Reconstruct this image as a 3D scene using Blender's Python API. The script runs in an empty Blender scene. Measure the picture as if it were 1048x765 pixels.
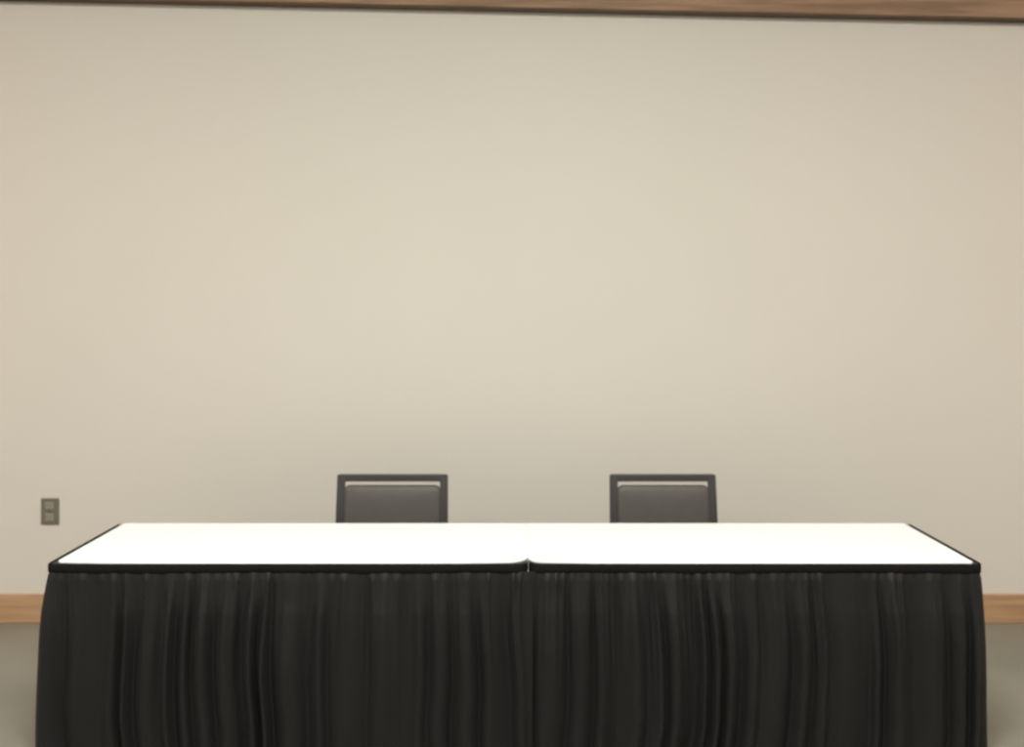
import bpy, bmesh, math, random, bisect
from mathutils import Vector, Matrix, noise
random.seed(4)
S=bpy.context.scene
C=S.collection

# ---------------------------------------------------------------- materials
def mat(name,col,rough=0.6,metal=0.0,col2=None,scale=8.0,stretch=(1,1,1),bump=0.0,bscale=60.0,spec=0.5,sheen=0.0,detail=4.0,contrast=(0.35,0.65)):
    m=bpy.data.materials.new(name); m.use_nodes=True
    nt=m.node_tree; N=nt.nodes; L=nt.links
    b=N['Principled BSDF']
    b.inputs['Base Color'].default_value=(*col,1)
    b.inputs['Roughness'].default_value=rough
    b.inputs['Metallic'].default_value=metal
    b.inputs['Specular IOR Level'].default_value=spec
    if sheen: 
        b.inputs['Sheen Weight'].default_value=sheen
        b.inputs['Sheen Roughness'].default_value=0.4
    tc=N.new('ShaderNodeTexCoord'); mp=N.new('ShaderNodeMapping')
    mp.inputs['Scale'].default_value=stretch
    L.new(tc.outputs['Object'],mp.inputs['Vector'])
    if col2:
        n=N.new('ShaderNodeTexNoise'); n.inputs['Scale'].default_value=scale; n.inputs['Detail'].default_value=detail
        r=N.new('ShaderNodeValToRGB')
        r.color_ramp.elements[0].position=contrast[0]; r.color_ramp.elements[0].color=(*col,1)
        r.color_ramp.elements[1].position=contrast[1]; r.color_ramp.elements[1].color=(*col2,1)
        L.new(mp.outputs['Vector'],n.inputs['Vector']); L.new(n.outputs['Fac'],r.inputs['Fac'])
        L.new(r.outputs['Color'],b.inputs['Base Color'])
    if bump:
        n2=N.new('ShaderNodeTexNoise'); n2.inputs['Scale'].default_value=bscale; n2.inputs['Detail'].default_value=3
        bp=N.new('ShaderNodeBump'); bp.inputs['Strength'].default_value=bump; bp.inputs['Distance'].default_value=0.01
        L.new(mp.outputs['Vector'],n2.inputs['Vector']); L.new(n2.outputs['Fac'],bp.inputs['Height'])
        L.new(bp.outputs['Normal'],b.inputs['Normal'])
    return m
M_wall=mat('painted_drywall',(0.61,0.590,0.55),0.75,col2=(0.62,0.60,0.56),scale=0.8,bump=0.02,bscale=90,spec=0.2)
M_ceil=mat('ceiling_paint',(0.53,0.52,0.50),0.9,col2=(0.56,0.55,0.53),scale=2)
M_floor=mat('polished_concrete',(0.185,0.178,0.145),0.45,col2=(0.225,0.217,0.18),scale=1.6,bump=0.03,bscale=25,detail=8)
M_wood=mat('fir_timber',(0.34,0.20,0.11),0.55,col2=(0.46,0.29,0.17),scale=3.5,stretch=(0.6,8,14),bump=0.06,bscale=8)
M_beam=mat('glulam_beam',(0.20,0.12,0.072),0.6,col2=(0.33,0.21,0.13),scale=3.0,stretch=(0.7,7,12),bump=0.08,bscale=8)
M_beam_shadow=mat('beam_shadow_dark',(0.08,0.06,0.04),0.9,col2=(0.10,0.07,0.05))
M_skirt=mat('black_polyester',(0.0080,0.0082,0.0094),0.55,col2=(0.0090,0.0092,0.0104),scale=4,spec=0.28,sheen=0.02)
M_band=mat('black_velcro_band',(0.006,0.006,0.0065),0.8,col2=(0.008,0.008,0.0085),scale=80,spec=0.12)
M_top=mat('white_table_vinyl',(0.89,0.905,0.95),0.45,col2=(0.90,0.915,0.96),scale=3,spec=0.4)
M_board=mat('dark_tabletop_laminate',(0.015,0.015,0.015),0.5,col2=(0.02,0.02,0.02),scale=10)
M_leg=mat('grey_steel',(0.12,0.12,0.12),0.4,0.8,col2=(0.15,0.15,0.15),scale=20)
M_frame=mat('charcoal_powder_coat',(0.044,0.040,0.044),0.42,0.2,col2=(0.050,0.046,0.050),scale=60)
M_pad=mat('grey_vinyl',(0.066,0.062,0.060),0.5,col2=(0.071,0.067,0.064),scale=20,bump=0.02,bscale=200)
M_plate=mat('bronze_plate',(0.16,0.148,0.122),0.45,0.2,col2=(0.175,0.16,0.135),scale=30)
M_sock=mat('grey_receptacle',(0.27,0.26,0.225),0.5,col2=(0.28,0.27,0.235),scale=30)
M_slot=mat('slot_dark',(0.05,0.045,0.038),0.8,col2=(0.055,0.05,0.04))
M_fix=mat('fixture_enamel',(0.6,0.6,0.6),0.5,col2=(0.62,0.62,0.62))

# ---------------------------------------------------------------- helpers
def obj(name,bm,m,parent=None,smooth=False,loc=None):
    me=bpy.data.meshes.new(name); bm.normal_update(); bm.to_mesh(me); bm.free()
    o=bpy.data.objects.new(name,me); C.objects.link(o)
    for x in (m if isinstance(m,list) else [m]): me.materials.append(x)
    if smooth:
        for p in me.polygons: p.use_smooth=True
    if parent: o.parent=parent
    if loc: o.location=loc
    return o
def empty(name,loc=(0,0,0),rz=0):
    e=bpy.data.objects.new(name,None); e.location=loc; e.rotation_euler=(0,0,rz); C.objects.link(e); e.empty_display_size=0.2
    return e
def add_box(bm,c,s,rot=None,bev=0.0,mi=0,seg=2):
    b=bmesh.new(); bmesh.ops.create_cube(b,size=1)
    bmesh.ops.scale(b,vec=s,verts=b.verts)
    if bev: bmesh.ops.bevel(b,geom=b.edges[:],offset=bev,segments=seg,affect='EDGES',profile=0.5)
    if rot is not None: bmesh.ops.transform(b,matrix=rot,verts=b.verts)
    bmesh.ops.translate(b,vec=c,verts=b.verts)
    for f in b.faces: f.material_index=mi
    t=bpy.data.meshes.new('t'); b.to_mesh(t); b.free(); bm.from_mesh(t); bpy.data.meshes.remove(t)
def bar(bm,p1,p2,w,d,bev=0.004,ext=0.0):
    p1=Vector(p1);p2=Vector(p2);v=p2-p1;L=v.length+2*ext
    z=v.normalized(); x=Vector((1,0,0))
    if abs(z.x)>0.9: x=Vector((0,1,0))
    y=z.cross(x).normalized(); x=y.cross(z).normalized()
    R=Matrix((x,y,z)).transposed().to_4x4()
    add_box(bm,(p1+p2)/2,(w,d,L),R,bev)
def bx(name,x0,x1,y0,y1,z0,z1,m,bev=0,parent=None):
    bm=bmesh.new(); add_box(bm,((x0+x1)/2,(y0+y1)/2,(z0+z1)/2),(x1-x0,y1-y0,z1-z0),None,bev)
    return obj(name,bm,m,parent)

# ---------------------------------------------------------------- room
WY=5.90; RX=5.2; RB=-4.5; H=4.6
bx('floor',-RX,RX,RB,WY,-0.1,0,M_floor)
bx('wall_back',-RX-.12,RX+.12,WY,WY+.12,-0.1,H,M_wall)
bx('wall_left',-RX-.12,-RX,RB,WY,-0.1,H,M_wall)
bx('wall_right',RX,RX+.12,RB,WY,-0.1,H,M_wall)
bx('wall_front',-RX-.12,RX+.12,RB-.12,RB,-0.1,H,M_wall)
bx('ceiling',-RX-.12,RX+.12,RB-.12,WY+.12,H,H+.1,M_ceil)
def baseboard(name,x0,x1,y0,y1):
    bm=bmesh.new(); add_box(bm,((x0+x1)/2,(y0+y1)/2,.08),(x1-x0,y1-y0,.16),None,.004)
    return obj(name,bm,M_wood)
baseboard('baseboard_back',-RX,RX,WY-.022,WY)
baseboard('baseboard_left',-RX,-RX+.022,RB,WY-.022)
baseboard('baseboard_right',RX-.022,RX,RB,WY-.022)
# slightly raking timber beam fixed against the back wall
bm=bmesh.new()
ang=math.atan2(3.367-3.49,5.74)
R=Matrix.Rotation(-ang,4,'Y')
add_box(bm,(0,WY-.035,3.422+.186),(10.3,.07,.36),R,.004)
add_box(bm,(0,WY-.03,3.422+.002),(10.3,.06,.012),R,0,1)  # dark strip painted in as the shadow line below the beam
obj('timber_beam',bm,[M_beam,M_beam_shadow])

# ---------------------------------------------------------------- tables
YF=4.14; YB=4.90; ZT=0.76
def rrect(x0,x1,y0,y1,rs,n=8):
    pts=[]
    for (cx,cy,r,a0) in ((x0+rs[0],y0+rs[0],rs[0],180),(x1-rs[1],y0+rs[1],rs[1],270),(x1-rs[2],y1-rs[2],rs[2],0),(x0+rs[3],y1-rs[3],rs[3],90)):
        for i in range(n+1):
            a=math.radians(a0+90*i/n); pts.append((cx+r*math.cos(a),cy+r*math.sin(a)))
    return pts
def slab(name,pts,z0,z1,m,parent,bev=0.001):
    bm=bmesh.new()
    vs=[bm.verts.new((x,y,z0)) for x,y in pts]
    f=bm.faces.new(vs); 
    r=bmesh.ops.extrude_face_region(bm,geom=[f])
    bmesh.ops.translate(bm,vec=(0,0,z1-z0),verts=[v for v in r['geom'] if isinstance(v,bmesh.types.BMVert)])
    bmesh.ops.recalc_face_normals(bm,faces=bm.faces)
    if bev:
        es=[e for e in bm.edges if all(abs(v.co.z-z1)<1e-6 for v in e.verts)]
        bmesh.ops.bevel(bm,geom=es,offset=bev,segments=2,affect='EDGES')
    return obj(name,bm,m,parent)
def table(x0,x1,outer,seed):
    cx=(x0+x1)/2; E=empty('skirted_banquet_table',(cx,(YF+YB)/2,0))
    w=(x1-x0)/2; d=(YB-YF)/2
    g=0.0035
    X0=-w+(g if outer>0 else 0); X1=w-(g if outer<0 else 0)
    ro,ri=0.015,0.04
    rs=(ro,ri,0.01,0.01) if outer<0 else (ri,ro,0.01,0.01)
    slab('tabletop',rrect(X0,X1,-d,d,rs),ZT-.03,ZT-.003,M_board,E)
    tx0=X0+(0.020 if outer<0 else -g+.0008); tx1=X1-(0.020 if outer>0 else -g+.0008)
    # cover outline with a softly bowed front edge
    pts=rrect(tx0,tx1,-d+.003,d-.001,((0.02,0.085,0.005,0.014) if outer<0 else (0.06,0.02,0.014,0.005)),12)
    N=40; out=[]
    for i,p in enumerate(pts):
        out.append(p)
        if i==12:
            a=p;b=pts[13]
            for k in range(1,N): out.append((a[0]+(b[0]-a[0])*k/N,a[1]))
    wdt=tx1-tx0; bow=[]
    for x,y in out:
        if y<-d+.10:
            u=(x-tx0)/wdt; u=u if outer<0 else 1-u      # 0 outer end, 1 seam
            y+=0.030*max(0,(u-.62)/.38)**1.7+0.028*max(0,(.25-u)/.25)**1.5*(1 if outer<0 else .3)
        bow.append((x,y))
    slab('white_cover',bow,ZT-.003,ZT+.003,M_top,E,0.0005)
    bm=bmesh.new()
    for sx in (X0+.22,X1-.22):
        for sy in (-.24,.24):
            bar(bm,(sx,sy,0.0),(sx,sy,ZT-.03),.028,.028,.006)
        bar(bm,(sx,-.24,.12),(sx,.24,.12),.022,.022,.005)
        bar(bm,(sx,-.24,ZT-.045),(sx,.24,ZT-.045),.03,.03,.005)
        s=1 if sx<0 else -1
        bar(bm,(sx,0,.12),(sx+s*.32,0,ZT-.035),.018,.018,.004)
    obj('folding_legs',bm,M_leg,E)
    o=outer
    XO=X0 if o<0 else X1; XI=X1 if o<0 else X0
    ds=0.004
    def path(r_in,xi):
        P=[]
        n=int((2*d-ro)/ds)
        for i in range(n): P.append((Vector((XO,d-i*ds)),Vector((o,0))))
        for i in range(11):
            a=math.radians(90*i/10); nn=Vector((o*math.cos(a),-math.sin(a)))
            P.append((Vector((XO-o*ro,-d+ro))+nn*ro,nn))
        L=abs(xi-XO)-ro-r_in; n=int(L/ds)
        for i in range(1,n+1): P.append((Vector((XO-o*(ro+i*L/n),-d)),Vector((0,-1))))
        if r_in>0:
            for i in range(1,13):
                a=math.radians(90*i/12); nn=Vector((-o*math.sin(a),-math.cos(a)))
                P.append((Vector((xi+o*r_in,-d+r_in))+nn*r_in,nn))
        s=[0]
        for a,b in zip(P,P[1:]): s.append(s[-1]+(b[0]-a[0]).length)
        return P,s
    P,s=path(ri,XI)
    bm=bmesh.new(); prof=[(0.0,ZT+.001),(0.004,ZT+.0015),(0.0065,ZT-.002),(0.007,ZT-.02),(0.0065,ZT-.033),(0.003,ZT-.037)]
    rows=[]
    for k,(p,nn) in enumerate(P):
        wv=0.002*math.sin(s[k]*7+seed)+0.0012*math.sin(s[k]*23+seed)
        f=1-.6*max(0,-nn.x*o)
        rows.append([bm.verts.new((p.x+nn.x*q*f,p.y+nn.y*q*f,z+wv*(z<ZT-.01))) for q,z in prof])
    for a,b in zip(rows,rows[1:]):
        for i in range(len(prof)-1): bm.faces.new((a[i],b[i],b[i+1],a[i+1]))
    bmesh.ops.recalc_face_normals(bm,faces=bm.faces)
    obj('skirt_band',bm,M_band,E,True)
    # pleated skirt: the left skirt's end laps over the start of the right one
    lap=0.016 if o<0 else 0
    P,s=path(0,XI-o*(g-.0003+lap)); T=s[-1]
    rnd=random.Random(seed)
    def folds(per,jit):
        out=[0.0]; 
        while out[-1]<T+.02: out.append(out[-1]+per*(1+rnd.uniform(-jit,jit)))
        return out
    F1=folds(0.034,.5); F2=folds(0.100,.55); F3=folds(0.24,.45)
    A1=[rnd.uniform(.1,1) for _ in F1]; A2=[rnd.uniform(.45,1) for _ in F2]; A3=[rnd.uniform(.3,1) for _ in F3]
    B2=[rnd.uniform(-.4,1) for _ in F2]
    K2=[rnd.uniform(-.4,.4) for _ in F2]
    def loc(F,x):
        i=max(0,min(len(F)-2,bisect.bisect_right(F,x)-1)); return i,max(0,min(1,(x-F[i])/(F[i+1]-F[i])))
    def hump(t,pw,k=0):
        t=t+k*math.sin(math.pi*t)*.6
        return (0.5-0.5*math.cos(2*math.pi*t))**pw
    NZ=60; zt=ZT-.028; zb=0.012
    bm=bmesh.new(); grid=[]
    for k,(p,nn) in enumerate(P):
        col=[]; 
        side=max(0,nn.x*o)
        e=min(1,(T-s[k])/.045); e=e*e*(3-2*e)
        for j in range(NZ+1):
            t=(j/NZ)**1.25; z=zt+(zb-zt)*t
            x=s[k]+0.07*noise.noise(Vector((s[k]*1.3,t*1.3,seed)))*t
            i1,t1=loc(F1,x); i2,t2=loc(F2,x); i3,t3=loc(F3,x)
            g2=min(1,t*4.5)**.75
            st=max(0,min(1,(t-.2*max(0,B2[i2]))*3))
            a1=0.013*max(0,1-t*1.5)**1.2*min(1,t*22)+0.0010
            off=a1*A1[i1]*hump(t1,1)+(0.001+0.050*g2*(.5+.5*st))*A2[i2]*hump(t2,.72,K2[i2])+0.022*t*A3[i3]*hump(t3,1)
            off+=0.006*t*noise.noise(Vector((x*5,t*2.0,seed+7)))
            if side>.0: off*=(1-.5*side)
            flare=0.006*t+side*(0.024*(1-math.exp(-t*4)))
            q0=0.0015+off+flare
            qe=0.0035+(0.022*min(1,t*3) if o<0 else 0.006*min(1,t*3))   # meeting line at the seam
            q=q0*e+qe*(1-e)
            col.append(bm.verts.new((p.x+nn.x*q,p.y+nn.y*q,z)))
        grid.append(col)
    for a,b in zip(grid,grid[1:]):
        for i in range(NZ): bm.faces.new((a[i],b[i],b[i+1],a[i+1]))
    bmesh.ops.recalc_face_normals(bm,faces=bm.faces)
    obj('pleated_skirt',bm,M_skirt,E,True)
    return E
table(-1.822,0.065,-1,3)
table(0.065,1.842,1,11)

# ---------------------------------------------------------------- chairs
def rounded_pad(bm,c,sx,sz,sy,r,rotx=0):
    pts=[]; n=8
    for (px,pz,a0) in ((sx/2-r,-sz/2+r,270),(sx/2-r,sz/2-r,0),(-sx/2+r,sz/2-r,90),(-sx/2+r,-sz/2+r,180)):
        for i in range(n+1):
            a=math.radians(a0+90*i/n); pts.append((px+r*math.cos(a),pz+r*math.sin(a)))
    rings=[]
    for (sc,yy) in ((0.0,1),(0.55,.98),(0.85,.86),(0.955,.62),(1.0,.2),(1.0,-.2),(0.955,-.62),(0.85,-.86),(0.55,-.98),(0,-1)):
        ring=[]
        for x,z in pts:
            if sc>0.8:
                k=(1-sc)*sx/2*0.6; X=x-math.copysign(min(k,abs(x)),x); Z=z-math.copysign(min(k,abs(z)),z)
            else: X=x*sc;Z=z*sc
            ring.append(Vector((X,-yy*sy/2,Z)))
        rings.append(ring)
    Rm=Matrix.Rotation(rotx,3,'X')
    vr=[]
    for ri,ring in enumerate(rings):
        if ri in (0,len(rings)-1): vr.append([bm.verts.new(Rm@Vector((0,ring[0].y,0))+Vector(c))])
        else: vr.append([bm.verts.new(Rm@v+Vector(c)) for v in ring])
    for a,b in zip(vr,vr[1:]):
        m=max(len(a),len(b))
        for i in range(m):
            j=(i+1)%m
            if len(a)==1: bm.faces.new((a[0],b[j],b[i]))
            elif len(b)==1: bm.faces.new((a[i],a[j],b[0]))
            else: bm.faces.new((a[i],a[j],b[j],b[i]))
    bmesh.ops.recalc_face_normals(bm,faces=bm.faces)
def chair(cx,cy,w,rz):
    E=empty('banquet_chair',(cx,cy,0),rz)
    t=0.040; h=w/2-t/2; top=0.93-0.018
    bm=bmesh.new()
    for sx in (-1,1):
        bar(bm,(sx*(h+.004),-.04,.0),(sx*(h+.004),-.085,.44),.03,.026)
        bar(bm,(sx*(h+.006),-.085,.43),(sx*h,0,top+.016),t,.026)
        bar(bm,(sx*h*.93,-.50,.0),(sx*h*.93,-.47,.43),.028,.026)
        bar(bm,(sx*h*.95,-.49,.415),(sx*(h),-.08,.415),.026,.03)
        bar(bm,(sx*h*.93,-.485,.16),(sx*(h+.004),-.055,.16),.018,.018)
        for y,q in ((-.04,1),(-.50,.93)): add_box(bm,(sx*(h*q+.003*(q==1)),y,.008),(.036,.034,.016),None,.004)
    bar(bm,(-h,-.001,top),(h,-.001,top),.026,.036,ext=.012)
    bar(bm,(-h,-.059,.575),(h,-.059,.575),.022,.024)
    bar(bm,(-h*.94,-.48,.415),(h*.94,-.48,.415),.026,.026)
    bar(bm,(-h,-.09,.415),(h,-.09,.415),.026,.026)
    obj('metal_frame',bm,M_frame,E)
    bm=bmesh.new(); lean=math.atan2(.085,.484)
    zc0,zc1=.578,.878
    rounded_pad(bm,(0,-.085+(.5*(zc0+zc1)-.43)*.1757-.004,(zc0+zc1)/2),w-2*t+.012,(zc1-zc0)/math.cos(lean),.042,.034,-lean)
    obj('back_pad',bm,M_pad,E,True)
    bm=bmesh.new()
    rounded_pad(bm,(0,-.29,.457),w-.06,.42,.065,.045,math.radians(-90))
    obj('seat_pad',bm,M_pad,E,True)
    return E
chair((402-524)/1078*5.28,5.28,0.553,0)
chair((678-524)/1078*5.28,5.28,0.530,0)

# ---------------------------------------------------------------- outlet
def outlet(px,pz):
    E=empty('wall_outlet',(px,WY,pz))
    bm=bmesh.new(); add_box(bm,(0,-.004,0),(.100,.008,.148),None,.003); obj('cover_plate',bm,M_plate,E)
    bm=bmesh.new(); bs=bmesh.new()
    for s in (-1,1):
        add_box(bm,(0,-.009,s*.032),(.046,.006,.040),None,.0028,seg=3)
        for sx in (-1,1): add_box(bs,(sx*.010,-.0118,s*.032+.004),(.004,.002,.014))
        add_box(bs,(0,-.0118,s*.032-.012),(.007,.002,.007),None,.0009)
    add_box(bs,(0,-.0088,0),(.008,.003,.008),None,.0012)
    obj('receptacles',bm,M_sock,E); obj('slots_and_screw',bs,M_slot,E)
outlet((51.5-524)/1078*WY,1.78-(523.5-312)/1078*WY)

# ---------------------------------------------------------------- lights
def troffer(x,y,sx,sy,power,col):
    E=empty('ceiling_light',(x,y,H))
    bm=bmesh.new()
    add_box(bm,(0,0,-.03),(sx+.08,sy+.08,.06),None,.004)
    obj('housing',bm,M_fix,E)
    l=bpy.data.lights.new('lamp','AREA'); l.shape='RECTANGLE'; l.size=sx; l.size_y=sy; l.energy=power; l.color=col
    o=bpy.data.objects.new('lamp',l); C.objects.link(o); o.parent=E; o.location=(0,0,-.065)
K=1.18
troffer(0,1.7,1.2,.6,205*K,(.965,1,.90))
troffer(-4.3,1.9,.9,.6,130*K,(1,.84,.73))
troffer(4.3,1.9,.9,.6,132*K,(1,.84,.74))
troffer(-3.4,-1.0,1.0,.5,80*K,(1,.95,.88))  # added fill with invented housing, placed off-side to bring out the skirt folds
troffer(3.0,-2.0,1.0,.5,35*K,(1,.95,.88))
w=bpy.data.worlds.new('World'); S.world=w; w.use_nodes=True
w.node_tree.nodes['Background'].inputs[0].default_value=(.8,.78,.72,1); w.node_tree.nodes['Background'].inputs[1].default_value=.2

# ---------------------------------------------------------------- camera
cam=bpy.data.cameras.new('camera'); co=bpy.data.objects.new('camera',cam); C.objects.link(co)
co.location=(0,0,1.78); co.rotation_euler=(math.radians(90),0,0)
cam.sensor_width=36; cam.lens=1078/1048*36; cam.shift_y=-70.5/1048
cam.clip_start=.05
cam.dof.use_dof=True; cam.dof.focus_distance=2.2; cam.dof.aperture_fstop=3.8
S.camera=co
S.view_settings.view_transform='Standard'
